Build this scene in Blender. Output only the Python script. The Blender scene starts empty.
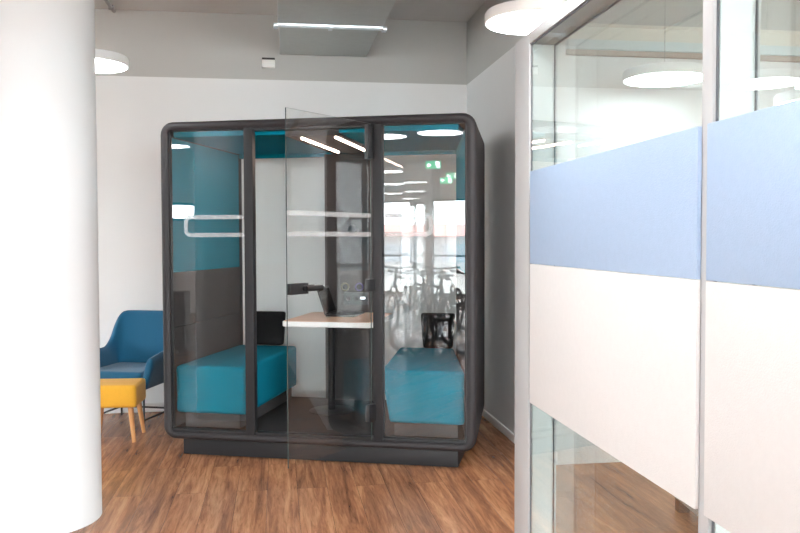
import bpy, bmesh, math, random
from math import sin, cos, pi, radians
from mathutils import Vector, Matrix
random.seed(7)
SC = bpy.context.scene
COL = SC.collection

# ------------------------------------------------------------------ materials
def srgb(r, g, b):
    def f(c):
        c /= 255.0
        return c / 12.92 if c <= 0.04045 else ((c + 0.055) / 1.055) ** 2.4
    return (f(r), f(g), f(b), 1.0)

def new_mat(name):
    m = bpy.data.materials.new(name)
    m.use_nodes = True
    nt = m.node_tree
    nt.nodes.clear()
    out = nt.nodes.new('ShaderNodeOutputMaterial')
    return m, nt, out

def nd(nt, kind, **kw):
    n = nt.nodes.new(kind)
    for k, v in kw.items():
        if k in n.inputs:
            n.inputs[k].default_value = v
        else:
            setattr(n, k, v)
    return n

def surface(name, col, rough=0.6, metal=0.0, var=0.06, scale=8.0, bump=0.0, bscale=200.0, spec=0.4, sheen=0.0, stretch=(1, 1, 1)):
    """principled surface with noise driven colour variation and a fine bump"""
    m, nt, out = new_mat(name)
    p = nd(nt, 'ShaderNodeBsdfPrincipled')
    p.inputs['Roughness'].default_value = rough
    p.inputs['Metallic'].default_value = metal
    p.inputs['Specular IOR Level'].default_value = spec
    if sheen:
        p.inputs['Sheen Weight'].default_value = sheen
        p.inputs['Sheen Roughness'].default_value = 0.5
    tc = nd(nt, 'ShaderNodeTexCoord')
    mp = nd(nt, 'ShaderNodeMapping')
    mp.inputs['Scale'].default_value = stretch
    nt.links.new(tc.outputs['Object'], mp.inputs['Vector'])
    no = nd(nt, 'ShaderNodeTexNoise', Scale=scale, Detail=4.0, Roughness=0.6)
    nt.links.new(mp.outputs['Vector'], no.inputs['Vector'])
    mx = nd(nt, 'ShaderNodeMix', data_type='RGBA')
    lo = tuple(c * (1 - var) for c in col[:3]) + (1,)
    hi = tuple(min(1, c * (1 + var)) for c in col[:3]) + (1,)
    mx.inputs[6].default_value = lo
    mx.inputs[7].default_value = hi
    nt.links.new(no.outputs['Fac'], mx.inputs[0])
    nt.links.new(mx.outputs[2], p.inputs['Base Color'])
    if bump:
        nb = nd(nt, 'ShaderNodeTexNoise', Scale=bscale, Detail=2.0)
        nt.links.new(mp.outputs['Vector'], nb.inputs['Vector'])
        b = nd(nt, 'ShaderNodeBump', Strength=bump, Distance=0.002)
        nt.links.new(nb.outputs['Fac'], b.inputs['Height'])
        nt.links.new(b.outputs['Normal'], p.inputs['Normal'])
    nt.links.new(p.outputs[0], out.inputs[0])
    return m

def emit(name, col, strength):
    m, nt, out = new_mat(name)
    e = nd(nt, 'ShaderNodeEmission', Color=col, Strength=strength)
    nt.links.new(e.outputs[0], out.inputs[0])
    return m

def pane(name, tint, ior=1.5, boost=1.9, haze=0.0):
    """thin sheet of glass: clear transmission with a Fresnel reflection on the outer face"""
    m, nt, out = new_mat(name)
    t = nd(nt, 'ShaderNodeBsdfTransparent', Color=tint)
    g = nd(nt, 'ShaderNodeBsdfGlossy', Color=(1, 1, 1, 1), Roughness=0.0)
    fr = nd(nt, 'ShaderNodeFresnel', IOR=ior)
    ge = nd(nt, 'ShaderNodeNewGeometry')
    inv = nd(nt, 'ShaderNodeMath', operation='SUBTRACT')
    inv.inputs[0].default_value = 1.0
    nt.links.new(ge.outputs['Backfacing'], inv.inputs[1])
    mu = nd(nt, 'ShaderNodeMath', operation='MULTIPLY')
    nt.links.new(fr.outputs[0], mu.inputs[0])
    nt.links.new(inv.outputs[0], mu.inputs[1])
    m2 = nd(nt, 'ShaderNodeMath', operation='MULTIPLY', use_clamp=True)
    m2.inputs[1].default_value = boost
    nt.links.new(mu.outputs[0], m2.inputs[0])
    mix = nd(nt, 'ShaderNodeMixShader')
    nt.links.new(m2.outputs[0], mix.inputs[0])
    nt.links.new(t.outputs[0], mix.inputs[1])
    nt.links.new(g.outputs[0], mix.inputs[2])
    if haze:
        d = nd(nt, 'ShaderNodeBsdfDiffuse', Color=(0.9, 0.9, 0.9, 1))
        mh = nd(nt, 'ShaderNodeMixShader')
        mh.inputs[0].default_value = haze
        nt.links.new(mix.outputs[0], mh.inputs[1])
        nt.links.new(d.outputs[0], mh.inputs[2])
        mix = mh
    nt.links.new(mix.outputs[0], out.inputs[0])
    return m

def frosted(name, alpha):
    m, nt, out = new_mat(name)
    t = nd(nt, 'ShaderNodeBsdfTransparent', Color=(1, 1, 1, 1))
    d = nd(nt, 'ShaderNodeBsdfDiffuse', Color=(0.9, 0.9, 0.9, 1))
    tr = nd(nt, 'ShaderNodeBsdfTranslucent', Color=(0.9, 0.9, 0.9, 1))
    a = nd(nt, 'ShaderNodeMixShader'); a.inputs[0].default_value = 0.35
    nt.links.new(d.outputs[0], a.inputs[1]); nt.links.new(tr.outputs[0], a.inputs[2])
    b = nd(nt, 'ShaderNodeMixShader'); b.inputs[0].default_value = alpha
    nt.links.new(t.outputs[0], b.inputs[1]); nt.links.new(a.outputs[0], b.inputs[2])
    nt.links.new(b.outputs[0], out.inputs[0])
    return m

def wood_floor(name):
    m, nt, out = new_mat(name)
    L = nt.links.new
    p = nd(nt, 'ShaderNodeBsdfPrincipled')
    tc = nd(nt, 'ShaderNodeTexCoord')
    mp = nd(nt, 'ShaderNodeMapping')
    mp.inputs['Rotation'].default_value = (0, 0, radians(90))
    mp.inputs['Location'].default_value = (0.35, 0.07, 0)
    L(tc.outputs['Object'], mp.inputs['Vector'])
    bk = nd(nt, 'ShaderNodeTexBrick', offset=0.37, offset_frequency=2)
    bk.inputs['Color1'].default_value = (0, 0, 0, 1)
    bk.inputs['Color2'].default_value = (1, 1, 1, 1)
    bk.inputs['Mortar'].default_value = (0.5, 0.5, 0.5, 1)
    bk.inputs['Scale'].default_value = 1.0
    bk.inputs['Mortar Size'].default_value = 0.0008
    bk.inputs['Mortar Smooth'].default_value = 0.2
    bk.inputs['Bias'].default_value = 0.0
    bk.inputs['Brick Width'].default_value = 1.5
    bk.inputs['Row Height'].default_value = 0.175
    L(mp.outputs['Vector'], bk.inputs['Vector'])
    # per plank offset of the grain
    sep = nd(nt, 'ShaderNodeSeparateXYZ'); L(tc.outputs['Object'], sep.inputs[0])
    mul = nd(nt, 'ShaderNodeMath', operation='MULTIPLY'); mul.inputs[1].default_value = 37.0
    L(bk.outputs['Color'], mul.inputs[0])
    comb = nd(nt, 'ShaderNodeCombineXYZ')
    sx = nd(nt, 'ShaderNodeMath', operation='MULTIPLY'); sx.inputs[1].default_value = 11.0
    L(sep.outputs['X'], sx.inputs[0])
    sy = nd(nt, 'ShaderNodeMath', operation='MULTIPLY_ADD'); sy.inputs[1].default_value = 0.85
    L(sep.outputs['Y'], sy.inputs[0]); L(mul.outputs[0], sy.inputs[2])
    L(sx.outputs[0], comb.inputs['X']); L(sy.outputs[0], comb.inputs['Y']); L(mul.outputs[0], comb.inputs['Z'])
    n1 = nd(nt, 'ShaderNodeTexNoise', Scale=1.3, Detail=7.0, Roughness=0.66, Distortion=0.7)
    L(comb.outputs[0], n1.inputs['Vector'])
    wv = nd(nt, 'ShaderNodeTexNoise', Scale=4.5, Detail=6.0, Roughness=0.72, Distortion=0.9)
    L(comb.outputs[0], wv.inputs['Vector'])
    r1 = nd(nt, 'ShaderNodeValToRGB')
    e = r1.color_ramp.elements
    e[0].position = 0.30; e[0].color = srgb(106, 70, 51)
    e[1].position = 0.72; e[1].color = srgb(196, 144, 104)
    k = r1.color_ramp.elements.new(0.48); k.color = srgb(154, 106, 75)
    L(n1.outputs['Fac'], r1.inputs[0])
    r2 = nd(nt, 'ShaderNodeValToRGB')
    e = r2.color_ramp.elements
    e[0].position = 0.34; e[0].color = (0.42, 0.38, 0.36, 1)
    e[1].position = 0.55; e[1].color = (1, 1, 1, 1)
    L(wv.outputs['Fac'], r2.inputs[0])
    mx = nd(nt, 'ShaderNodeMix', data_type='RGBA', blend_type='MULTIPLY'); mx.inputs[0].default_value = 0.62
    L(r1.outputs[0], mx.inputs[6]); L(r2.outputs[0], mx.inputs[7])
    # plank tone
    tone = nd(nt, 'ShaderNodeMapRange'); tone.inputs['To Min'].default_value = 0.88; tone.inputs['To Max'].default_value = 1.16
    L(bk.outputs['Color'], tone.inputs[0])
    m3 = nd(nt, 'ShaderNodeMix', data_type='RGBA', blend_type='MULTIPLY'); m3.inputs[0].default_value = 1.0
    L(mx.outputs[2], m3.inputs[6]); L(tone.outputs[0], m3.inputs[7])
    m4 = nd(nt, 'ShaderNodeMix', data_type='RGBA')
    m4.inputs[7].default_value = srgb(60, 36, 26)
    L(bk.outputs['Fac'], m4.inputs[0]); L(m3.outputs[2], m4.inputs[6])
    L(m4.outputs[2], p.inputs['Base Color'])
    p.inputs['Roughness'].default_value = 0.27
    p.inputs['Specular IOR Level'].default_value = 0.45
    b = nd(nt, 'ShaderNodeBump', Strength=0.06, Distance=0.002)
    L(wv.outputs['Fac'], b.inputs['Height']); L(b.outputs[0], p.inputs['Normal'])
    L(p.outputs[0], out.inputs[0])
    return m

M = {}
M['floor'] = wood_floor('oak_vinyl_planks')
M['white_wall'] = surface('white_wall_paint', (0.80, 0.808, 0.81, 1), 0.8, var=0.015, scale=3, bump=0.05, bscale=120)
M['grey_wall'] = surface('warm_grey_wall_paint', (0.50, 0.50, 0.485, 1), 0.85, var=0.03, scale=2, bump=0.05, bscale=120)
M['ceiling'] = surface('grey_concrete_ceiling', (0.62, 0.61, 0.60, 1), 0.9, var=0.04, scale=1.5)
M['base_white'] = surface('white_skirting', (0.78, 0.78, 0.78, 1), 0.5, var=0.01)
M['column'] = surface('white_column_paint', (0.66, 0.672, 0.685, 1), 0.7, var=0.008, scale=4)
M['charcoal_shell'] = surface('charcoal_booth_shell', srgb(43, 40, 42), 0.5, spec=0.3, var=0.05, scale=30, bump=0.05, bscale=500)
M['charcoal_frame'] = surface('charcoal_booth_frame', srgb(34, 33, 35), 0.5, spec=0.3, var=0.04, scale=20)
M['black_frame'] = surface('black_powder_coat', srgb(26, 25, 27), 0.4, var=0.05)
M['teal_wall'] = surface('teal_wall_fabric', srgb(0, 124, 146), 0.95, var=0.06, scale=60, bump=0.25, bscale=500, spec=0.1)
M['teal_seat'] = surface('teal_bench_fabric', srgb(0, 120, 144), 0.9, var=0.09, scale=60, bump=0.3, bscale=450, spec=0.15)
M['charcoal_felt'] = surface('charcoal_panel_fabric', srgb(70, 66, 66), 0.95, var=0.07, scale=80, bump=0.25, bscale=500, spec=0.15)
M['dark_carpet'] = surface('dark_booth_carpet', srgb(42, 39, 39), 0.95, var=0.15, scale=90, bump=0.4, bscale=300)
M['bench_base'] = surface('grey_bench_base', srgb(74, 71, 71), 0.7, var=0.05)
M['cushion_black'] = surface('black_cushion_fabric', srgb(13, 12, 13), 0.9, var=0.1, scale=60, bump=0.2)
M['table_wood'] = surface('pale_oak_table_top', srgb(226, 186, 160), 0.5, var=0.08, scale=5, stretch=(1, 12, 1))
M['table_edge'] = surface('white_table_edge', (0.85, 0.85, 0.84, 1), 0.5, var=0.01)
M['laptop'] = surface('black_laptop_shell', srgb(20, 20, 22), 0.45, var=0.05)
M['laptop_keys'] = surface('laptop_key_caps', srgb(34, 34, 36), 0.6, var=0.05)
M['laptop_screen'] = surface('dark_laptop_screen', srgb(12, 12, 14), 0.15, var=0.02)
M['gold_ring'] = surface('brass_ring', srgb(84, 76, 54), 0.35, 0.8, var=0.05)
M['violet_ring'] = surface('violet_ring', srgb(62, 52, 100), 0.35, 0.5, var=0.05)
M['socket_grey'] = surface('dark_grey_socket_plate', srgb(62, 66, 68), 0.4, var=0.05)
M['socket_hole'] = surface('socket_opening', srgb(24, 26, 28), 0.5, var=0.05)
M['display'] = emit('lit_display', (0.9, 0.97, 1, 1), 1.6)
M['led'] = emit('warm_led_strip', (1.0, 0.74, 0.60, 1), 20.0)
M['lamp_glow'] = emit('lamp_diffuser', (0.96, 0.985, 1.0, 1), 13.0)
M['lamp_rim'] = surface('white_lamp_rim', (0.86, 0.86, 0.86, 1), 0.5, var=0.01)
M['cable'] = surface('grey_cable', srgb(150, 150, 150), 0.5, var=0.03)
M['galv'] = surface('galvanised_sheet', srgb(192, 198, 196), 0.5, 0.25, var=0.08, scale=14)
M['galv_flange'] = surface('bright_galvanised_flange', srgb(215, 226, 232), 0.3, 0.85, var=0.04, scale=14)
M['sensor_white'] = surface('white_plastic', (0.85, 0.85, 0.83, 1), 0.5, var=0.01)
M['sensor_dark'] = surface('dark_plastic', srgb(60, 58, 58), 0.5, var=0.02)
M['blue_chair'] = surface('petrol_blue_upholstery', srgb(10, 86, 120), 0.85, var=0.08, scale=70, bump=0.3, bscale=420, sheen=0.25)
M['yellow'] = surface('mustard_yellow_upholstery', srgb(238, 178, 54), 0.85, var=0.05, scale=70, bump=0.3, bscale=420, sheen=0.15)
M['beech'] = surface('beech_wood', srgb(206, 148, 94), 0.5, var=0.12, scale=5, stretch=(12, 12, 1))
M['black_steel'] = surface('black_steel_rod', srgb(24, 24, 26), 0.4, 0.3, var=0.05)
M['rubber'] = surface('black_rubber', srgb(15, 15, 16), 0.75, var=0.05)
M['bike_paint'] = surface('black_bicycle_paint', srgb(16, 16, 18), 0.35, 0.2, var=0.05)
M['bike_metal'] = surface('brushed_bicycle_metal', srgb(120, 122, 126), 0.3, 0.9, var=0.05)
M['felt_blue'] = surface('pale_blue_felt', srgb(166, 187, 214), 0.95, var=0.05, scale=45, bump=0.5, bscale=260)
M['felt_white'] = surface('off_white_felt', srgb(219, 217, 216), 0.95, var=0.035, scale=40, bump=0.5, bscale=260)
M['part_frame'] = surface('silver_grey_partition_frame', srgb(186, 187, 188), 0.5, var=0.01)
M['part_reveal'] = surface('lit_partition_reveal', srgb(240, 246, 246), 0.5, var=0.01)  # paler than the frame: window light on the reveals put into the colour
M['gasket'] = surface('dark_gasket', srgb(92, 94, 100), 0.6, var=0.03)
M['glass_booth'] = pane('booth_glass', (0.955, 0.965, 0.965, 1), 1.5, 2.0)
M['glass_door'] = pane('booth_door_glass', (0.955, 0.963, 0.96, 1), 1.5, 1.25)
M['glass_edge'] = surface('dark_green_glass_edge', srgb(58, 70, 68), 0.3, var=0.03)
M['glass_part'] = pane('partition_glass', (0.93, 0.96, 0.955, 1), 1.5, 1.9)
M['glass_win'] = pane('window_glass', (0.95, 0.97, 0.97, 1), 1.5, 1.5)
M['frost'] = frosted('frosted_film', 0.26)
M['frost_light'] = frosted('light_frosted_film', 0.2)
M['win_frame'] = surface('dark_window_frame', srgb(70, 70, 72), 0.5, var=0.03)
M['exit_green'] = emit('exit_sign_green', srgb(70, 205, 150), 4.5)
M['exit_white'] = emit('exit_sign_white', (0.95, 1, 0.97, 1), 11.0)
M['paving'] = surface('pale_paving', (0.45, 0.44, 0.42, 1), 0.9, var=0.1, scale=1)
M['red_roof'] = surface('red_roof_tiles', srgb(226, 166, 158), 0.8, var=0.1, scale=6)
M['render_wall'] = surface('pale_render_wall', (0.6, 0.6, 0.6, 1), 0.9, var=0.05, scale=2)
M['dark_pane'] = surface('dark_window_pane', srgb(170, 176, 184), 0.2, var=0.05)
M['cream'] = surface('cream_painted_band', srgb(226, 222, 212), 0.8, var=0.01)
M['pale_blue_trim'] = surface('pale_blue_grey_rail', srgb(204, 218, 222), 0.5, var=0.01)
M['taupe'] = surface('taupe_strip', srgb(178, 160, 148), 0.7, var=0.02)
M['black_cabinet'] = surface('black_cabinet_lacquer', srgb(18, 17, 17), 0.5, var=0.08)
M['plant'] = surface('dark_green_leaf', srgb(44, 70, 34), 0.5, var=0.25, scale=20)
M['pot'] = surface('grey_plant_pot', srgb(150, 150, 148), 0.6, var=0.05)

# ------------------------------------------------------------------ mesh builder
class MB:
    def __init__(self):
        self.bm = bmesh.new(); self.mats = []; self.cur = 0
    def mat(self, m):
        if m not in self.mats: self.mats.append(m)
        self.cur = self.mats.index(m); return self
    def _tag(self, faces):
        for f in faces: f.material_index = self.cur
    def box(self, x0, x1, y0, y1, z0, z1, bevel=0.0, seg=2, xf=None):
        r = bmesh.ops.create_cube(self.bm, size=1.0)
        vs = r['verts']
        for v in vs:
            v.co = Vector((x0 + (v.co.x + .5) * (x1 - x0), y0 + (v.co.y + .5) * (y1 - y0), z0 + (v.co.z + .5) * (z1 - z0)))
        fs = set(f for v in vs for f in v.link_faces)
        if bevel:
            es = list(set(e for v in vs for e in v.link_edges))
            rb = bmesh.ops.bevel(self.bm, geom=es, offset=bevel, segments=seg, profile=0.6, affect='EDGES')
            vs = list(set(v for f in rb['faces'] for v in f.verts) | set(v for v in vs if v.is_valid))
            fs = set(f for v in vs for f in v.link_faces)
        self._tag(fs)
        if xf is not None:
            for v in set(v for f in fs for v in f.verts): v.co = xf @ v.co
        return self
    def prism(self, pts, z0, z1, bevel=0.0, seg=2, xf=None):
        """closed plan polygon pts (counter clockwise) from z0 to z1; a vertex may give its own (x, y)"""
        lo = [self.bm.verts.new((p[0], p[1], z0)) for p in pts]
        hi = [self.bm.verts.new(((p[2], p[3], z1) if len(p) == 4 else (p[0], p[1], z1))) for p in pts]
        n = len(pts); fs = [self.bm.faces.new(lo[::-1]), self.bm.faces.new(hi)]
        for i in range(n):
            fs.append(self.bm.faces.new((lo[i], lo[(i + 1) % n], hi[(i + 1) % n], hi[i])))
        if bevel:
            es = list(set(e for f in fs for e in f.edges))
            rb = bmesh.ops.bevel(self.bm, geom=es, offset=bevel, segments=seg, profile=0.6, affect='EDGES')
            fs = [f for f in set(f for v in (set(v for f in rb['faces'] for v in f.verts)) for f in v.link_faces)]
        self._tag(fs)
        if xf is not None:
            for v in set(v for f in fs for v in f.verts): v.co = xf @ v.co
        return self
    def loft(self, rings, caps=True, closed_v=False):
        R = [[self.bm.verts.new(p) for p in ring] for ring in rings]
        fs = []
        m = len(R)
        for i in range(m if closed_v else m - 1):
            a, b = R[i], R[(i + 1) % m]; n = len(a)
            for j in range(n):
                fs.append(self.bm.faces.new((a[j], a[(j + 1) % n], b[(j + 1) % n], b[j])))
        if caps and not closed_v:
            fs.append(self.bm.faces.new(R[0][::-1])); fs.append(self.bm.faces.new(R[-1]))
        self._tag(fs); return self
    def tube(self, pts, r, n=10, closed=False):
        pts = [Vector(p) for p in pts]; rings = []
        m = len(pts); up = None
        for i, p in enumerate(pts):
            if closed: t = pts[(i + 1) % m] - pts[i - 1]
            else: t = (pts[min(i + 1, m - 1)] - pts[max(i - 1, 0)])
            t.normalize()
            if up is None:
                up = Vector((0, 0, 1)) if abs(t.z) < .9 else Vector((1, 0, 0))
            s = t.cross(up); s.normalize(); up = s.cross(t); up.normalize()
            rr = r[i] if isinstance(r, (list, tuple)) else r
            rings.append([p + (s * cos(2 * pi * k / n) + up * sin(2 * pi * k / n)) * rr for k in range(n)])
        return self.loft(rings, caps=not closed, closed_v=closed)
    def lathe(self, prof, n=32, c=(0, 0, 0), xf=None):
        """profile of (radius, z)"""
        rings = [[Vector((c[0] + max(r, 1e-4) * cos(2 * pi * k / n), c[1] + max(r, 1e-4) * sin(2 * pi * k / n), c[2] + z)) for k in range(n)] for r, z in prof]
        if xf is not None: rings = [[xf @ p for p in ring] for ring in rings]
        return self.loft(rings)
    def build(self, name, mats=None, parent=None, smooth=True, angle=40):
        bmesh.ops.recalc_face_normals(self.bm, faces=self.bm.faces)
        me = bpy.data.meshes.new(name)
        self.bm.to_mesh(me); self.bm.free()
        for m in (self.mats if self.mats else [mats]): me.materials.append(m)
        if smooth:
            me.polygons.foreach_set('use_smooth', [True] * len(me.polygons))
            me.set_sharp_from_angle(angle=radians(angle))
        o = bpy.data.objects.new(name, me); COL.objects.link(o)
        if parent is not None: o.parent = parent
        return o

def tag(o, label, cat, group=None):
    o['label'] = label; o['category'] = cat
    if group: o['group'] = group
    return o
def thing(name, label, cat, loc=(0, 0, 0), rz=0.0, group=None):
    o = bpy.data.objects.new(name, None); COL.objects.link(o)
    o.empty_display_size = 0.1
    o.location = loc; o.rotation_euler = (0, 0, rz)
    return tag(o, label, cat, group)
def struct(o):
    o['kind'] = 'structure'; return o
def copy_tree(o, parent=None):
    c = o.copy(); COL.objects.link(c)
    if parent is not None: c.parent = parent
    for ch in list(o.children): copy_tree(ch, c)
    return c
def dup(o, loc, rz=None, label=None):
    c = copy_tree(o); c.location = loc
    if rz is not None: c.rotation_euler = (0, 0, rz)
    if label: c['label'] = label
    return c
def rrect(hw, z0, z1, r, y, n=7, cx=0.0):
    """rounded rectangle ring in the x-z plane at depth y"""
    pts = []
    for (sx, sz, a0) in ((1, 1, 0), (-1, 1, pi / 2), (-1, -1, pi), (1, -1, 3 * pi / 2)):
        ox = cx + sx * (hw - r); oz = (z1 - r) if sz > 0 else (z0 + r)
        for k in range(n):
            a = a0 + (pi / 2) * k / (n - 1)
            pts.append(Vector((ox + r * cos(a), y, oz + r * sin(a))))
    return pts
def plan_rrect(x0, x1, y0, y1, r, z, n=5):
    pts = []
    for (ox, oy, a0) in ((x1 - r, y1 - r, 0), (x0 + r, y1 - r, pi / 2), (x0 + r, y0 + r, pi), (x1 - r, y0 + r, 3 * pi / 2)):
        for k in range(n):
            a = a0 + (pi / 2) * k / (n - 1)
            pts.append(Vector((ox + r * cos(a), oy + r * sin(a), z)))
    return pts
def slab(mb, x0, x1, y0, y1, z0, z1, r, e=0.004, n=6):
    """horizontal slab with rounded plan corners and eased edges"""
    mb.loft([plan_rrect(x0 + e, x1 - e, y0 + e, y1 - e, max(r - e, .001), z0, n), plan_rrect(x0, x1, y0, y1, r, z0 + e, n),
             plan_rrect(x0, x1, y0, y1, r, z1 - e, n), plan_rrect(x0 + e, x1 - e, y0 + e, y1 - e, max(r - e, .001), z1, n)])
    return mb

# ------------------------------------------------------------------ setting
XR, YB, XL, YF, XE = 1.681, 7.23, -8.5, -8.5, 6.0      # right wall, back wall, left wall, wall behind, far right wall
YI = 5.10                                               # inner wall beyond the glass partition
ZB, ZC = 2.842, 3.394                                   # paint line, ceiling
struct(MB().box(XL - .3, XE + .3, YF - .3, YB + .3, -.2, 0).build('floor', M['floor'], smooth=False))
struct(MB().box(XL - .3, XE + .3, YF - .3, YB + .3, ZC, ZC + .2).build('ceiling', M['ceiling'], smooth=False))
def two_tone(name, x0, x1, y0, y1):
    w = MB(); w.mat(M['white_wall']).box(x0, x1, y0, y1, 0, ZB); w.mat(M['grey_wall']).box(x0, x1, y0, y1, ZB, ZC)
    return struct(w.build(name, smooth=False))
two_tone('wall_back', XL, XR + .15, YB, YB + .2)
two_tone('wall_right', XR, XR + .15, YI + .15, YB)
two_tone('wall_inner', XR, XE, YI, YI + .15)
struct(MB().box(XL, XR - .012, YB - .012, YB, 0, .075, .002).build('baseboard_back', M['base_white']))
struct(MB().box(XR - .012, XR, YI, YB - .012, 0, .06, .002).build('baseboard_right', M['base_white']))
# bands on the inner wall, seen through the upper glass
struct(MB().box(XR + .15, XE, YI - .02, YI, 2.735, 2.845, .003).build('trim_1', M['cream']))
struct(MB().box(XR + .15, XE, YI - .05, YI, 2.675, 2.735, .003).build('trim_2', M['pale_blue_trim']))
struct(MB().box(XR + .15, XE, YI - .03, YI, 2.64, 2.675, .003).build('trim_3', M['taupe']))
# white round column
c = MB(); c.lathe([(.315, 0), (.32, .0), (.32, ZC)], 64, (-1.262, 4.531, 0)); struct(c.build('column', M['column']))

# walls with windows ------------------------------------------------
PORTALS = []
def win_wall(name, axis, pos, thick, a0, a1, wins, idx):
    """wall along axis ('x' or 'y') at pos with window openings wins = (a0, a1, z0, z1)"""
    w = MB().mat(M['white_wall'])
    def bx(b, p0, p1, z0, z1, q0=None, q1=None, bev=0):
        lo, hi = sorted((pos, pos + thick)) if q0 is None else (q0, q1)
        if axis == 'x': b.box(p0, p1, lo, hi, z0, z1, bev)
        else: b.box(lo, hi, p0, p1, z0, z1, bev)
    cur = a0
    for (p0, p1, z0, z1) in sorted(wins):
        if p0 > cur: bx(w, cur, p0, 0, ZC)
        if z0 > 0: bx(w, p0, p1, 0, z0)
        bx(w, p0, p1, z1, ZC)
        cur = p1
    if cur < a1: bx(w, cur, a1, 0, ZC)
    struct(w.build(name, smooth=False))
    for (p0, p1, z0, z1) in sorted(wins):
        mid = pos + thick * .5
        f = MB().mat(M['win_frame']); t = .045
        q0, q1 = mid - .035, mid + .035
        bx(f, p0, p0 + t, z0, z1, q0, q1); bx(f, p1 - t, p1, z0, z1, q0, q1)
        bx(f, p0 + t, p1 - t, z0, z0 + t, q0, q1); bx(f, p0 + t, p1 - t, z1 - t, z1, q0, q1)
        if p1 - p0 > 1.6:
            m = (p0 + p1) / 2; bx(f, m - .03, m + .03, z0 + t, z1 - t, q0, q1)
        if z1 - z0 > 1.2: bx(f, p0 + t, p1 - t, 1.02, 1.06, q0, q1)
        wo = struct(f.build('window_%d' % idx[0], smooth=False)); idx[0] += 1
        g = MB(); bx(g, p0 + t, p1 - t, z0 + t, z1 - t, mid - .004, mid + .004); g.build('window_pane', M['glass_win'], wo, smooth=False)
        PORTALS.append((axis, mid, (p0 + p1) / 2, (z0 + z1) / 2, p1 - p0, z1 - z0, thick))
IDX = [1]
win_wall('wall_rear', 'x', YF, -.25, XL - .25, XE,
         [(-7.98, -7.05, .05, 2.46), (-6.98, -6.66, .05, 2.40), (-6.48, -4.9, .05, 2.46), (-4.6, -2.4, .05, 3.1), (-2.1, .2, .05, 3.1), (.5, 2.8, .05, 3.1), (3.1, 5.6, .05, 3.1)], IDX)  # the four tall windows are unseen, enlarged for more light from behind
win_wall('wall_left', 'y', XL, -.25, YF, YB,
         [(-2.9, -1.75, 1.84, 2.2), (4.2, 6.6, .1, 2.9)], IDX)

win_wall('wall_east', 'y', XE, .25, YF, YB, [(-5.0, -2.5, .1, 2.75), (-2.2, .3, .1, 2.75)], IDX)  # unseen windows added to brighten the room beyond the partition

# outside -----------------------------------------------------------
struct(MB().box(-60, 40, -70, 40, -.6, -.4).build('ground_outside', M['paving'], smooth=False))
hs = thing('low_building', 'low pale building with a red roof seen mirrored in the right booth glass', 'building', (-17.5, -29.5, -.4), radians(-20))
hb = MB(); hb.box(-9, 9, -3, 3, 0, 2.0); hw = hb.build('building_wall', M['render_wall'], hs, smooth=False)
hr = MB(); hr.prism([(-9.3, -3.4, -9, -.3), (9.3, -3.4, 9, -.3), (9.3, 3.4, 9, .3), (-9.3, 3.4, -9, .3)], 2.0, 2.65); hr.build('roof', M['red_roof'], hs, smooth=False)
for i in range(6):
    MB().box(-8 + i * 2.9, -6.7 + i * 2.9, 2.98, 3.04, .7, 1.6).build('window', M['dark_pane'], hs, smooth=False)

# ------------------------------------------------------------------ booth
TH = -.3407
BO = Vector((.2209, 5.3948, 0))
booth = thing('meeting_booth', 'charcoal glass-fronted meeting booth with rounded corners and its glass door open', 'meeting booth', BO, TH)
HW, Z0, Z1 = 1.068, .112, 2.262
sh = MB()
def orr(ins, y, tap=0.0): return rrect(HW - ins - tap / 2, Z0 + ins, Z1 - ins, max(.085 - ins * .6, .02), y, cx=-tap / 2)
inner = [rrect(HW - .06 + (a + b) / 2, Z0 + .05, Z1 - .058, .03, y, cx=(b - a) / 2) for a, b, y in ((.03, -.03, 1.325), (.03, .03, .078), (0, 0, .07), (0, 0, .012))]
outer = [orr(.045, .004), orr(.028, -.004), orr(.012, .004), orr(.003, .022), orr(0, .05), orr(0, .30, .012), orr(0, 1.18, .052), orr(.008, 1.25, .056), orr(.03, 1.30, .058), orr(.055, 1.325, .055)]
sh.loft(inner + outer, closed_v=True)
shell = sh.build('shell', M['charcoal_shell'], booth, angle=50)
MB().box(-.945, .95, .06, 1.2, 0, .112, .006).build('plinth', M['charcoal_frame'], booth)
# posts and rails of the front
for nm, x0, x1 in (('post', -.468, -.405), ('post', .405, .468)):
    MB().box(x0, x1, .004, .06, .162, 2.205, .004).build(nm, M['charcoal_frame'], booth)
MB().box(-1.004, 1.004, .012, .075, .162, .182, .003).build('sill_rail', M['charcoal_frame'], booth)
MB().box(-.405, .405, .012, .075, 2.186, 2.205, .003).build('header_rail', M['black_frame'], booth)
def ring_frame(mb, x0, x1, z0, z1, t, y0, y1, tb=None):
    tb = t if tb is None else tb
    mb.box(x0, x0 + t, y0, y1, z0, z1); mb.box(x1 - t, x1, y0, y1, z0, z1)
    mb.box(x0 + t, x1 - t, y0, y1, z0, z0 + tb); mb.box(x0 + t, x1 - t, y0, y1, z1 - t, z1)
    return mb
def stripe(mb, pts, w, y, th=.0015, normal=None):
    """flat ribbon of width w along pts in the x-z plane"""
    n = len(pts); L, R = [], []
    for i in range(n):
        a = Vector(pts[max(i - 1, 0)]); b = Vector(pts[min(i + 1, n - 1)]); d = (b - a).normalized()
        p = Vector(pts[i]); q = Vector((-d.y, d.x)) * w / 2
        L.append(p + q); R.append(p - q)
    for i in range(n - 1):
        quad = [L[i], R[i], R[i + 1], L[i + 1]]
        f = [mb.bm.verts.new((v.x, y, v.y)) for v in quad]; k = [mb.bm.verts.new((v.x, y + th, v.y)) for v in quad]
        fs = [mb.bm.faces.new(f), mb.bm.faces.new(k[::-1])]
        for j in range(4): fs.append(mb.bm.faces.new((f[j], k[j], k[(j + 1) % 4], f[(j + 1) % 4])))
        mb._tag(fs)
    return mb
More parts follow.
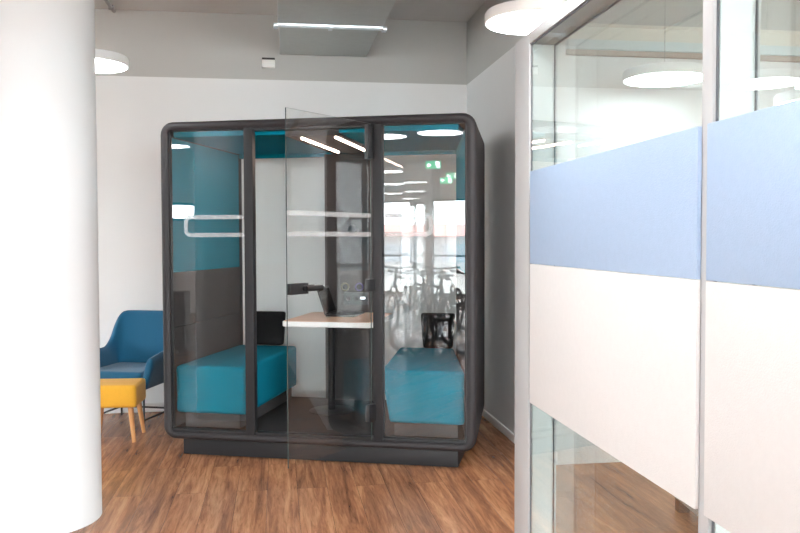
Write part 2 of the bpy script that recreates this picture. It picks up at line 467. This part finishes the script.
ZS1, ZS2 = 1.619, 1.500        # centre lines of the two frosted stripes
def arc(cx, cz, r, a0, a1, n=6): return [(cx + r * cos(a0 + (a1 - a0) * k / n), cz + r * sin(a0 + (a1 - a0) * k / n)) for k in range(n + 1)]
for side, x0, x1 in (('l', -1.006, -.466), ('r', .466, 1.006)):
    fr = ring_frame(MB(), x0, x1, .18, 2.206, .007, .02, .05, .008).build('window_frame', M['black_frame'], booth, smooth=False)
    MB().box(x0 + .007, x1 - .007, .034, .042, .188, 2.199).build('glass_pane', M['glass_booth'], fr, smooth=False)
    st = MB()
    if side == 'l':
        stripe(st, [(x1 - .012, ZS1), (-.86, ZS1)] + arc(-.86, ZS1 - .035, .035, pi / 2, pi)[1:] + arc(-.86, ZS2 + .035, .035, pi, 1.5 * pi) + [(x1 - .012, ZS2)], .028, .0325)
    else:
        stripe(st, [(x0 + .012, ZS1), (.745, ZS1)] + arc(.745, ZS1 - .035, .035, pi / 2, 0)[1:] + arc(.745, ZS2 + .035, .035, 0, -pi / 2) + [(x0 + .012, ZS2)], .028, .0325)
    st.build('frosted_stripe', M['frost'], fr, smooth=False)
# inside
MB().box(-1.02, .97, .09, 1.29, .165, .176).build('booth_floor', M['dark_carpet'], booth, smooth=False)
ce = MB(); ce.mat(M['teal_wall']).box(-1.0, -.20, .08, 1.30, 2.165, 2.20); ce.box(.165, .95, .08, 1.30, 2.165, 2.20); ce.mat(M['charcoal_felt']).box(-.20, .165, .08, 1.30, 2.15, 2.20, .004)
ceil_p = ce.build('booth_ceiling', None, booth, smooth=False)
for x in (-.108, .125):
    MB().box(x - .007, x + .007, .14, 1.06, 2.138, 2.15, .003).build('ceiling_light', M['led'], booth)
lw = MB(); lw.box(-1.03, -1.02, .09, 1.28, 1.243, 2.165, .003).build('side_panel', M['teal_wall'], booth)
bk = MB(); bk.box(-1.03, -1.016, .09, 1.27, .868, 1.243, .004); bk.box(-1.03, -1.016, .09, 1.27, .176, .862, .004)
bk.build('seat_back_panel', M['charcoal_felt'], booth)
rw = MB(); rw.prism([(.992, .08), (1.004, .08), (.955, 1.27), (.785, 1.27)], 1.245, 2.165, .004).build('side_panel', M['teal_wall'], booth)
rb = MB(); rb.prism([(.993, .08), (1.004, .08), (.955, 1.27), (.785, 1.27)], .176, 1.243, .006).build('seat_back_panel', M['charcoal_felt'], booth)
# rear wall: glass either side of a charcoal panel, teal header over it
MB().box(-1.02, .95, 1.285, 1.32, 2.135, 2.165, .002).build('header_panel', M['teal_wall'], booth)
for x0, x1 in ((-1.01, -.275), (.182, .80)):
    MB().box(x0, x1, 1.296, 1.304, .165, 2.135).build('rear_glass_pane', M['glass_booth'], booth, smooth=False)
MB().box(.80, .955, 1.285, 1.32, .165, 2.135, .002).build('rear_corner_panel', M['charcoal_felt'], booth)
cp = MB().box(-.275, .182, 1.235, 1.32, .165, 2.15, .008).build('media_panel', M['charcoal_felt'], booth)
def rx(x, y, z): return Matrix.Translation((x, y, z)) @ Matrix.Rotation(radians(90), 4, 'X')
for x, mm in ((-.105, 'gold_ring'), (.012, 'violet_ring')):
    s = MB(); s.mat(M[mm]).lathe([(.034, 0), (.034, .008), (.030, .012), (.025, .012), (.024, .006)], 24, xf=rx(x, 1.235, 1.087)); s.mat(M['socket_hole']).lathe([(.024, 0), (.024, .006), (.012, .008), (0, .009)], 24, xf=rx(x, 1.235, 1.087))
    o = s.build('control_knob', None, cp); o['label'] = 'round control with a brass ring' if mm == 'gold_ring' else 'round control with a violet ring'
s = MB().lathe([(.036, 0), (.034, .012), (.024, .028), (.01, .036), (0, .037)], 24, xf=rx(-.045, 1.235, 1.55)); s.build('dome_sensor', M['socket_hole'], cp)
so = MB().box(-.115, .085, 1.225, 1.235, .945, 1.045, .003).build('socket_plate', M['socket_grey'], cp)
for x in (-.075, -.01):
    MB().lathe([(.019, 0), (.019, .004), (.016, .004), (.015, .001)], 20, xf=rx(x, 1.225, .992)).build('socket', M['socket_hole'], so)
MB().box(.022, .062, 1.222, 1.225, .990, 1.008, .001).build('lit_display', M['display'], so)
# open door: local frame with its hinge edge at the origin, leaf along +x
hx, hy = .402, .0
lx, ly = .0811, -.7402
ang = math.atan2(ly - hy, lx - hx)
DW = math.hypot(lx - hx, ly - hy)
dp = MB(); dp.mat(M['glass_door']).box(.012, DW, -.004, .004, .172, 2.205)
for f in dp.bm.faces:
    if abs(f.normal.x) > .9 or f.normal.z > .9:
        f.material_index = 1
dp.mats.append(M['glass_edge'])
door = dp.build('door', None, booth, smooth=False)
door.location = (hx, hy, 0); door.rotation_euler = (0, 0, ang)
door['label'] = 'frameless glass door standing open'
# stripes on both leaf ends, handle and hinges
ds = MB()
for z in (ZS1, ZS2): stripe(ds, [(.02, z), (DW - .004, z)], .028, .0045)
ds.build('frosted_stripe', M['frost_light'], door, smooth=False)
hd = MB().mat(M['black_frame'])
for sgn in (1, -1):
    y0, y1 = (.004, .018) if sgn > 0 else (-.018, -.004)
    hd.prism([(DW - .165, y0), (DW - .016, y0), (DW - .016, y1), (DW - .165, y1)], 1.155, 1.218, .003)
    hd.tube([(DW - .13, sgn * .03, 1.186), (DW - .265, sgn * .034, 1.186)], .017, 10)
    hd.tube([(DW - .13, sgn * .010, 1.186), (DW - .13, sgn * .032, 1.186)], .017, 10)
hd.build('door_handle', None, door)
for z0, z1 in ((1.98, 2.195), (1.135, 1.213), (.295, .405)):
    MB().box(-.012 if z0 < 1.9 else 0.0, .055, -.016, .016, z0, z1, .003).build('hinge', M['black_frame'], door)

# benches, table and laptop inside the booth: things of their own
BM = Matrix.Translation(BO) @ Matrix.Rotation(TH, 4, 'Z')
def bloc(x, y, z): return BM @ Vector((x, y, z))
def soft_box(pts, z0, z1, bev): return MB().prism(pts, z0, z1, bev, 4)
bl = thing('bench', 'teal upholstered bench on the left inside the booth', 'bench', bloc(-.72, .65, .176), TH)
soft_box([(-.292, -.565), (.228, -.565), (.205, .595), (-.292, .595)], .10, .428, .035).build('seat', M['teal_seat'], bl)
MB().box(-.235, .165, -.535, .57, 0, .10, .004).build('base', M['bench_base'], bl)
br = thing('bench', 'teal upholstered bench on the right inside the booth, behind the mirroring glass', 'bench', bloc(.70, .65, .176), TH)
soft_box([(-.205, -.565, -.265, -.565), (.29, -.565), (.075, .57), (-.30, .57, -.36, .57)], .09, .44, .03).build('seat', M['teal_seat'], br)
MB().prism([(-.18, -.53), (.24, -.53), (.05, .55), (-.27, .55)], 0, .09, .004).build('base', M['bench_base'], br)
def cushion(label, x, hw):
    o = MB()
    o.prism([(-hw, -.035, -hw - .02, -.035), (hw, -.035, hw + .02, -.035), (hw, .035, hw + .02, .035), (-hw, .035, -hw - .02, .035)], 0, .275, .028, 4)
    ob = o.build('cushion', M['cushion_black'])
    ob.location = bloc(x, 1.235, .606); ob.rotation_euler = (0, 0, TH)
    return tag(ob, label, 'cushion')
cushion('black cushion at the far end of the left teal bench', -.755, .125)
cr = cushion('black cushion at the far end of the right teal bench', .545, .115); cr.location = bloc(.655, 1.17, .618)
tb = thing('table', 'pale wood table with a white edge inside the booth', 'table', bloc(-.03, .82, .176), TH)
tt = MB().mat(M['table_edge']); slab(tt, -.345, .33, -.37, .40, .668, .706, .05, .004)
to = tt.build('tabletop', None, tb)
tv = MB(); slab(tv, -.337, .322, -.362, .392, .706, .7085, .045, .0008); tv.build('wood_veneer', M['table_wood'], to)
MB().lathe([(.026, .012), (.026, .668)], 20, (-.07, -.02, 0)).build('pole', M['charcoal_frame'], tb)
MB().lathe([(.17, 0), (.17, .006), (.16, .012), (.02, .014)], 32, (-.07, -.02, 0)).build('foot_plate', M['charcoal_frame'], tb)
lp = thing('laptop', 'open black laptop on the table in the booth', 'laptop', bloc(-.15, .98, .8855), TH)
lb = MB().mat(M['laptop']); lb.box(0, .225, -.16, .16, 0, .014, .003)
lbo = lb.build('laptop_base', None, lp)
ky = MB()
for r in range(5):
    for k in range(13): ky.box(.035 + r * .021, .052 + r * .021, -.14 + k * .0215, -.122 + k * .0215, .014, .0155)
ky.build('keyboard', M['laptop_keys'], lbo, smooth=False)
scr = MB(); xf = Matrix.Translation((0, 0, .012)) @ Matrix.Rotation(radians(-18), 4, 'Y')
scr.mat(M['laptop']).box(-.006, .001, -.16, .16, 0, .215, .002, xf=xf)
sco = scr.build('lid', None, lp)
MB().box(.001, .0022, -.148, .148, .014, .203, xf=xf).build('screen', M['laptop_screen'], sco, smooth=False)

# ------------------------------------------------------------------ armchair and pouf
ac = thing('armchair', 'petrol blue upholstered armchair with black wire legs behind the yellow pouf', 'armchair', (-1.165, 6.84, 0), radians(-20))
def shell_profile():
    """tub shell: outer wall following a U in plan, its rim stepping from arm height up to the back"""
    rings = []
    N = 33
    for i in range(N):
        s = -1 + 2 * i / (N - 1)                          # -1 left arm front .. 0 back .. 1 right arm front
        a = abs(s)
        # plan
        if a > .5:
            t = (a - .5) / .5
            x = .30 + .015 * t; y = .14 - .43 * t; nx, ny = 1, 0
        else:
            th_ = a / .5 * pi / 2
            ex_, ey_ = .30 * abs(sin(th_)) ** .62, .30 * abs(cos(th_)) ** .62
            x, y = ex_, .0 + ey_ + .0
            y = .14 + ey_ * .45
            nx, ny = sin(th_), cos(th_)
        sg = 1 if s >= 0 else -1
        # rim height
        h0, h1 = .595, .88
        u = min(max((a - .20) / .36, 0), 1); u = u * u * (3 - 2 * u)
        rim = h1 + (h0 - h1) * u - .035 * max(0, (a - .7) / .3)
        low = .31 + .0 * a
        th = .075 if a > .45 else .07
        lean = (rim - .4) * .16 * (1 - u) + (rim - .4) * .12 * u
        def P(off, z, ln):
            return Vector((sg * (x + nx * (off + ln * (1 if a > .45 else .6))), y + ny * (off + ln), z))
        ring = [P(0, low + .03, -.035), P(-.015, low, -.035), P(-th, low + .02, -.02), P(-th, .40, 0), P(-th + .006, rim - .05, lean), P(-th + .02, rim - .012, lean), P(-th / 2, rim, lean), P(-.014, rim - .012, lean), P(0, rim - .05, lean * .95), P(0, .45, lean * .15)]
        rings.append(ring)
    return rings
ash = MB(); ash.loft(shell_profile()); aso = ash.build('upholstered_shell', M['blue_chair'], ac, angle=80)
md = aso.modifiers.new('smooth', 'SUBSURF'); md.levels = 1; md.render_levels = 2
sc_ = MB(); sc_.prism([(-.24, -.295), (.24, -.295), (.23, .21), (-.23, .21)], .31, .455, .035, 4); sc_.build('seat_cushion', M['blue_chair'], ac)
for sx in (-1, 1):
    MB().tube([(sx * .20, -.18, .315), (sx * .235, -.245, 0)], .008, 8).build('leg', M['black_steel'], ac)
    MB().tube([(sx * .20, .18, .315), (sx * .24, .245, 0)], .008, 8).build('leg', M['black_steel'], ac)
fr_ = MB().tube([(-.228, -.23, .075), (-.232, .0, .075), (-.23, .23, .075), (0, .235, .075), (.23, .23, .075), (.232, 0, .075), (.228, -.23, .075)], .008, 8)
fr_.build('wire_frame', M['black_steel'], ac)
pf = thing('pouf', 'square mustard yellow pouf on beech legs beside the white column', 'pouf', (-1.195, 6.32, 0), radians(-4))
MB().prism([(-.185, -.165), (.185, -.165), (.185, .165), (-.185, .165)], .252, .418, .028, 4).build('seat', M['yellow'], pf)
for sx in (-1, 1):
    for sy in (-1, 1):
        MB().tube([(sx * .135, sy * .12, .254), (sx * .165, sy * .155, 0)], [.021, .014], 12).build('leg', M['beech'], pf)

# ------------------------------------------------------------------ ceiling things
def lamp(label, x, y, z, r=.24):
    t = thing('pendant_lamp', label, 'ceiling lamp', (x, y, z), 0, 'round disc pendant lamps')
    MB().lathe([(r * .93, .004), (r, .008), (r, .052), (r * .97, .062), (.03, .066)], 56).build('lamp_rim', M['lamp_rim'], t)
    MB().lathe([(.01, -.004), (r * .7, -.003), (r * .955, .003), (r * .955, .012)], 56).build('diffuser', M['lamp_glow'], t)
    MB().tube([(0, 0, .06), (0, 0, ZC - z)], .0018, 6).build('suspension_cable', M['cable'], t)
    return t
L1 = lamp('white disc pendant lamp hanging over the end of the glass partition', 1.275, 4.03, 2.545)
dup(L1, (-1.14, 5.3, 2.53), label='white disc pendant lamp half hidden by the white column')
dup(L1, (2.27, 4.62, 2.40), label='white disc pendant lamp behind the first partition pane')
dup(L1, (2.92, 4.1, 2.19), label='white disc pendant lamp behind the second partition pane, above the blue panel')
for i, (x, y, lb_) in enumerate(((-3.35, -1.4, 'white disc pendant lamp mirrored topmost in the right booth glass'), (-4.85, -4.0, 'white disc pendant lamp mirrored second from the top in the right booth glass'), (-6.6, -6.9, 'white disc pendant lamp mirrored lowest in the right booth glass'), (-1.05, 2.45, 'white disc pendant lamp mirrored at the top left of the right booth glass'), (-.42, 2.40, 'white disc pendant lamp mirrored at the top right of the right booth glass'), (1.0, 2.9, 'added unseen disc pendant lamp in front of the booth, brightening the right wall'), (.60, 1.3, 'added unseen disc pendant lamp nearest the camera, for more light on the right wall'), (-3.6, 3.0, 'white disc pendant lamp mirrored in the left booth glass'))):  # lamps before the booth and nearest the camera are unseen, added for wall light
    dup(L1, (x, y, 2.53), label=lb_)
du = thing('air_duct', 'flat galvanised air duct under the ceiling above the booth', 'air duct', (.405, 6.22, 3.06))
MB().box(-.375, .375, 0, 1.005, 0, .31, .004).build('duct_section', M['galv'], du)
MB().box(-.39, .39, -3.4, 0, 0.0, .31, .004).build('duct_section', M['galv'], du)
fl = MB(); fl.box(-.391, .391, -.035, -.004, -.014, .325, .003); fl.box(-.391, .391, .004, .035, -.014, .325, .003)
flo = fl.build('flange', M['galv_flange'], du)
for x in (-.405, .405):
    MB().box(x - .016, x + .016, -.045, .045, -.024, 0.0, .003).build('clamp', M['galv_flange'], flo)
MB().box(-.015, .015, -.05, .05, -.024, -.01, .003).build('clamp', M['galv_flange'], flo)
sn = thing('motion_detector', 'small white wall sensor with a dark top left of the duct', 'sensor', (-.065, YB, 2.985))
MB().box(-.055, .055, -.04, 0, -.045, .022, .005).build('housing', M['sensor_white'], sn)
MB().box(-.055, .055, -.042, 0, .022, .038, .003).build('cap', M['sensor_dark'], sn)
cd = thing('conduit', 'grey conduit running along the ceiling to the back wall', 'conduit', (-1.335, 7.2, ZC))
MB().tube([(0, -3, -.02), (0, .02, -.02)], .014, 10).build('pipe', M['cable'], cd)
for y in (-.1, -1.1, -2.1): MB().box(-.02, .02, y - .012, y + .012, -.038, 0, .002).build('clip', M['cable'], cd)

# ------------------------------------------------------------------ glass partition
XP = 1.10; YE, YM, YN = 3.507, 1.99, .45      # inner edge of end post, mullion, near end
gp = thing('glass_partition', 'double glazed partition in a silver grey frame, carrying blue and white felt panels', 'partition', (XP, 2.0, 0))
def P(b, x0, x1, y0, y1, z0, z1, bev=0): b.box(x0 - XP, x1 - XP, y0 - 2.0, y1 - 2.0, z0, z1, bev); return b
ZH = 2.32
P(MB(), XP - .006, XP + .124, YE, YE + .215, 0, ZH + .05, .003).build('end_post', M['part_frame'], gp)
P(MB(), XP - .006, XP + .124, YM - .026, YM + .026, .08, ZH, .002).build('mullion', M['part_frame'], gp)
P(MB(), XP - .006, XP + .124, YN - .1, YN, 0, ZH + .05, .003).build('end_post', M['part_frame'], gp)
P(MB(), XP - .006, XP + .124, YN, YE, ZH, ZH + .05, .003).build('head_rail', M['part_frame'], gp)
P(MB(), XP - .006, XP + .124, YN, YE, 0, .08, .003).build('bottom_rail', M['part_frame'], gp)
for y0, y1 in ((YM + .026, YE), (YN, YM - .026)):
    rv = MB(); P(rv, XP + .012, XP + .112, y1 - .004, y1, .084, ZH - .004); P(rv, XP + .012, XP + .112, y0, y0 + .004, .084, ZH - .004)
    rv.build('reveal_lining', M['part_reveal'], gp, smooth=False)
    gk = MB()
    for xx in (XP + .001, XP + .107):
        P(gk, xx, xx + .005, y1 - .010, y1 - .004, .08, ZH); P(gk, xx, xx + .005, y0 + .004, y0 + .008, .08, ZH)
        P(gk, xx, xx + .005, y0 + .010, y1 - .012, ZH - .008, ZH); P(gk, xx, xx + .005, y0 + .010, y1 - .012, .08, .09)
    gk.build('gasket', M['gasket'], gp, smooth=False)
    for xx in (XP + .002, XP + .108):
        P(MB(), xx, xx + .008, y0 + .010, y1 - .012, .09, ZH - .008).build('glass_pane', M['glass_part'], gp, smooth=False)
def felt(label, y0, y1, z0, z1, m):
    o = MB().box(-.006, .006, -(y1 - y0) / 2, (y1 - y0) / 2, 0, z1 - z0, .002).build('mounted_felt_panel', m)
    o.location = (XP - .0125, (y0 + y1) / 2, z0)
    return tag(o, label, 'felt panel')
felt('pale blue felt panel on the far partition pane, nearest the end post', YM + .022, YE - .055, 1.362, 1.760, M['felt_blue'])
felt('off-white felt panel under the blue one, nearest the end post', YM + .022, YE - .055, .755, 1.360, M['felt_white'])
felt('pale blue felt panel on the near partition pane, cut by the edge of the photo', YN + .06, YM - .024, 1.362, 1.760, M['felt_blue'])
felt('off-white felt panel under the blue one on the near pane, cut by the photo edge', YN + .06, YM - .024, .755, 1.360, M['felt_white'])
# pedestal in the room beyond the glass
pd = thing('pedestal', 'pale grey pedestal with black feet behind the glass partition', 'cabinet', (2.36, 3.93, 0), radians(-6))
MB().box(-.27, .27, -.2, .2, .07, .62, .006).build('body', M['part_frame'], pd)
for i in range(3): 
    d_ = MB().box(-.255, .255, -.215, -.2, .09 + i * .175, .255 + i * .175, .004).build('drawer', M['part_frame'], pd)
    MB().box(-.06, .06, -.225, -.215, .2 + i * .175, .212 + i * .175, .002).build('handle', M['black_frame'], d_)
for sx in (-1, 1):
    for sy in (-1, 1): MB().box(sx * .235 - .03, sx * .235 + .03, sy * .165 - .03, sy * .165 + .03, 0, .07, .004).build('foot', M['black_frame'], pd)

# ------------------------------------------------------------------ the room behind the camera, seen mirrored in the booth glass
def make_bike(label, x, y, rz):
    t = thing('bicycle', label, 'bicycle', (x, y, 0), rz, 'parked bicycles')
    R = .34
    def yc(pts): return [Vector(p) for p in pts]
    for nm, cx in (('wheel', 0.0), ('wheel', -1.05)):
        w = MB(); w.tube([(cx + (R - .022) * cos(a), 0, R + (R - .022) * sin(a)) for a in [2 * pi * k / 36 for k in range(36)]], .022, 8, closed=True)
        wo = w.build('wheel', M['rubber'], t)
        rm = MB(); rm.tube([(cx + (R - .05) * cos(a), 0, R + (R - .05) * sin(a)) for a in [2 * pi * k / 36 for k in range(36)]], .011, 6, closed=True)
        rm.build('rim', M['bike_metal'], wo)
        sp = MB()
        for k in range(20):
            a = 2 * pi * k / 20; sg = .02 if k % 2 else -.02
            sp.tube([(cx + .02 * cos(a + .6), sg, R + .02 * sin(a + .6)), (cx + (R - .055) * cos(a), 0, R + (R - .055) * sin(a))], .0016, 4)
        sp.build('spokes', M['bike_metal'], wo)
        MB().tube([(cx, -.05, R), (cx, .05, R)], .022, 10).build('hub', M['bike_metal'], wo)
    hd_t, hd_b = Vector((-.22, 0, .90)), Vector((-.175, 0, .76)); bb = Vector((-.62, 0, .28)); st = Vector((-.78, 0, .82)); rr = Vector((-1.05, 0, R))
    f = MB(); f.tube([hd_t, hd_b], .022, 10); f.tube([hd_t + Vector((-.005, 0, -.02)), st], .018, 10); f.tube([hd_b, bb], .021, 10); f.tube([st, bb], .018, 10)
    for s in (-1, 1):
        f.tube([bb + Vector((0, s * .02, 0)), rr + Vector((0, s * .055, 0))], .010, 8); f.tube([st + Vector((0, s * .015, -.04)), rr + Vector((0, s * .055, 0))], .009, 8)
    f.build('frame', M['bike_paint'], t)
    k = MB()
    for s in (-1, 1): k.tube([hd_b + Vector((.008, s * .045, -.03)), Vector((-.10, s * .05, .56)), Vector((0, s * .055, R))], .012, 8)
    k.tube([hd_b + Vector((.008, -.05, -.03)), hd_b + Vector((.008, .05, -.03))], .016, 8)
    k.build('fork', M['bike_paint'], t)
    h = MB(); h.tube([hd_t, hd_t + Vector((-.02, 0, .1)), hd_t + Vector((.05, 0, .12))], .015, 8); h.tube([hd_t + Vector((-.03, -.26, .14)), hd_t + Vector((.05, -.1, .12)), hd_t + Vector((.05, .1, .12)), hd_t + Vector((-.03, .26, .14))], .012, 8)
    ho = h.build('handlebar', M['bike_paint'], t)
    for s in (-1, 1): MB().tube([hd_t + Vector((-.012, s * .2, .133)), hd_t + Vector((-.04, s * .285, .142))], .018, 8).build('grip', M['rubber'], ho)
    sd = MB(); sd.prism([(-.93, -.07), (-.80, -.03), (-.68, -.015), (-.68, .015), (-.80, .03), (-.93, .07)], .95, .985, .012, 3)
    sdo = sd.build('saddle', M['rubber'], t)
    MB().tube([st, st + Vector((-.03, 0, .15))], .013, 8).build('seat_post', M['bike_metal'], sdo)
    cr_ = MB(); cr_.lathe([(.02, -.004), (.095, -.004), (.095, .004), (.02, .004)], 28, xf=Matrix.Translation(bb + Vector((0, -.05, 0))) @ Matrix.Rotation(radians(90), 4, 'X'))
    cr_.tube([bb + Vector((0, -.06, 0)), bb + Vector((.12, -.075, -.12))], .010, 8); cr_.tube([bb + Vector((0, .06, 0)), bb + Vector((-.12, .075, .12))], .010, 8)
    co = cr_.build('crankset', M['bike_metal'], t)
    for s in (-1, 1): MB().box(.12 * -s - .045, .12 * -s + .045, s * .08 if s > 0 else -.17, .17 if s > 0 else -.08, -.012, .012, .003, xf=Matrix.Translation(bb + Vector((0, 0, .12 * s)))).build('pedal', M['rubber'], co)
    return t
# front wheel at the local origin, bicycle runs along -x; rz turns -x to point away from the booth
B1 = make_bike('black bicycle mirrored at the right edge of the right booth glass', -1.14, .42, radians(95))
dup(B1, (-1.66, .70, 0), radians(86), 'bicycle mirrored left of the black stool in the right booth glass')
dup(B1, (-2.03, .50, 0), radians(84), 'bicycle mirrored at the left edge of the right booth glass')
dup(B1, (-2.30, -1.05, 0), radians(80), 'bicycle mirrored farther back, above the black stool in the right booth glass')
dup(B1, (-3.1, -1.0, 0), radians(86), 'bicycle mirrored farthest back in the right booth glass, behind the others')
stl = thing('stool', 'low black stool mirrored between the bicycles in the right booth glass', 'stool', (-1.405, .52, 0), radians(-30))
slab(MB(), -.12, .12, -.12, .12, .43, .46, .03, .006).build('seat', M['rubber'], stl)
for sx in (-1, 1):
    for sy in (-1, 1): MB().tube([(sx * .10, sy * .10, .432), (sx * .112, sy * .112, 0)], .009, 8).build('leg', M['black_steel'], stl)
MB().tube([(-.105, -.105, .2), (.105, -.105, .2), (.105, .105, .2), (-.105, .105, .2)], .006, 6, closed=True).build('stretcher', M['black_steel'], stl)

def exit_sign(label, x, y, z, w):
    t = thing('exit_sign', label, 'exit sign', (x, y, z), radians(180) + TH * .55, 'hanging exit signs')
    h = w * .5
    MB().box(-w / 2, w / 2, 0, .03, 0, h, .003).build('sign_panel', M['exit_green'], t, smooth=False)
    g = MB()
    # facing -y in local space; viewer sees +x to the right: running figure and door at left, arrow at right
    def poly(pts):
        f = [g.bm.verts.new((p[0] * w, -.002, p[1] * w)) for p in pts]; k = [g.bm.verts.new((p[0] * w, .001, p[1] * w)) for p in pts]
        g.bm.faces.new(f); g.bm.faces.new(k[::-1])
        for i in range(len(pts)): g.bm.faces.new((f[i], k[i], k[(i + 1) % len(pts)], f[(i + 1) % len(pts)]))
    poly([(.10, .22), (.25, .22), (.25, .12), (.43, .25), (.25, .38), (.25, .28), (.10, .28)])          # arrow
    poly([(-.43, .06), (-.19, .06), (-.19, .44), (-.43, .44)])                                          # bright doorway
    g.build('pictogram', M['exit_white'], t, smooth=False)
    m = MB()
    def bar(a, b, r): m.tube([(a[0] * w, -.004, a[1] * w), (b[0] * w, -.004, b[1] * w)], r * w, 6)
    bar((-.30, .30), (-.32, .20), .030); bar((-.32, .20), (-.24, .15), .02); bar((-.24, .15), (-.26, .08), .018); bar((-.32, .20), (-.38, .10), .02)
    bar((-.30, .29), (-.22, .25), .016); bar((-.30, .29), (-.38, .25), .016); bar((-.29, .36), (-.285, .365), .03)
    m.build('running_figure', M['exit_green'], t)
    for s in (-1, 1): MB().tube([(s * w * .4, .015, h), (s * w * .4, .015, ZC - z)], .003, 6).build('suspension_rod', M['cable'], t)
    return t
exit_sign('larger green exit sign mirrored in the right booth glass', -3.2, -2.6, 2.66, .27)
exit_sign('smaller green exit sign mirrored lower in the right booth glass', -4.62, -5.83, 2.64, .27)
# black sideboard with plants, mirrored low in the left pane
sb = thing('sideboard', 'black sideboard mirrored low in the left booth glass', 'sideboard', (-4.9, 2.28, 0), radians(146))
MB().box(-.6, .6, -.2, .2, .06, .79, .005).build('body', M['black_cabinet'], sb)
for sx in (-1, 1):
    d_ = MB().box(min(0, sx * .59) + .005, max(0, sx * .59) - .005, -.215, -.2, .08, .77, .003).build('door', M['black_cabinet'], sb)
    MB().box(sx * .06 - .008, sx * .06 + .008, -.235, -.215, .35, .5, .003).build('handle', M['bike_metal'], d_)
    for sy in (-1, 1): MB().box(sx * .54 - .025, sx * .54 + .025, sy * .15 - .025, sy * .15 + .025, 0, .06).build('foot', M['black_cabinet'], sb)

# ------------------------------------------------------------------ light
wd = bpy.data.worlds.new('World'); SC.world = wd; wd.use_nodes = True
bg = wd.node_tree.nodes['Background']
bg.inputs[0].default_value = (0.94, 0.972, 1.0, 1); bg.inputs[1].default_value = 12.5
for axis, mid, ca, cz, wa, wz, th_ in PORTALS:
    l = bpy.data.lights.new('window_portal', 'AREA'); l.shape = 'RECTANGLE'; l.size = wa; l.size_y = wz
    l.cycles.is_portal = True
    o = bpy.data.objects.new('window_portal', l); COL.objects.link(o)
    s_ = 1 if th_ > 0 else -1
    if axis == 'x': o.location = (ca, mid + .16 * s_, cz); o.rotation_euler = (radians(90), 0, radians(180 if s_ < 0 else 0))
    else: o.location = (mid + .16 * s_, ca, cz); o.rotation_euler = (radians(90), 0, radians(-90 if s_ > 0 else 90) + radians(180))
SC.cycles.max_bounces = 10; SC.cycles.diffuse_bounces = 6; SC.cycles.glossy_bounces = 6; SC.cycles.transparent_max_bounces = 24; SC.cycles.transmission_bounces = 8
SC.cycles.sample_clamp_indirect = 6.0
SC.cycles.caustics_reflective = False; SC.cycles.caustics_refractive = False
SC.cycles.use_denoising = True

# ------------------------------------------------------------------ camera
F, YAW, PIT, ROLL = 824.0, .1474, .0335, -.0029
cam = bpy.data.cameras.new('camera'); cam.sensor_width = 36; cam.sensor_fit = 'HORIZONTAL'; cam.lens = F / 800 * 36
co = bpy.data.objects.new('camera', cam); COL.objects.link(co)
fwd = Vector((sin(YAW) * cos(PIT), cos(YAW) * cos(PIT), -sin(PIT)))
right = Vector((cos(YAW), -sin(YAW), 0)); up = right.cross(fwd)
r2 = right * cos(ROLL) + up * sin(ROLL)
u2 = r2.cross(fwd)
R3 = Matrix((r2, u2, -fwd)).transposed()
co.matrix_world = Matrix.Translation((0, 0, 1.47)) @ R3.to_4x4()
cam.clip_start = .05; cam.clip_end = 200
SC.camera = co
SC.view_settings.view_transform = 'Standard'; SC.view_settings.look = 'None'
SC.view_settings.gamma = 1.0; SC.view_settings.use_curve_mapping = False
SC.view_settings.exposure = 1.13
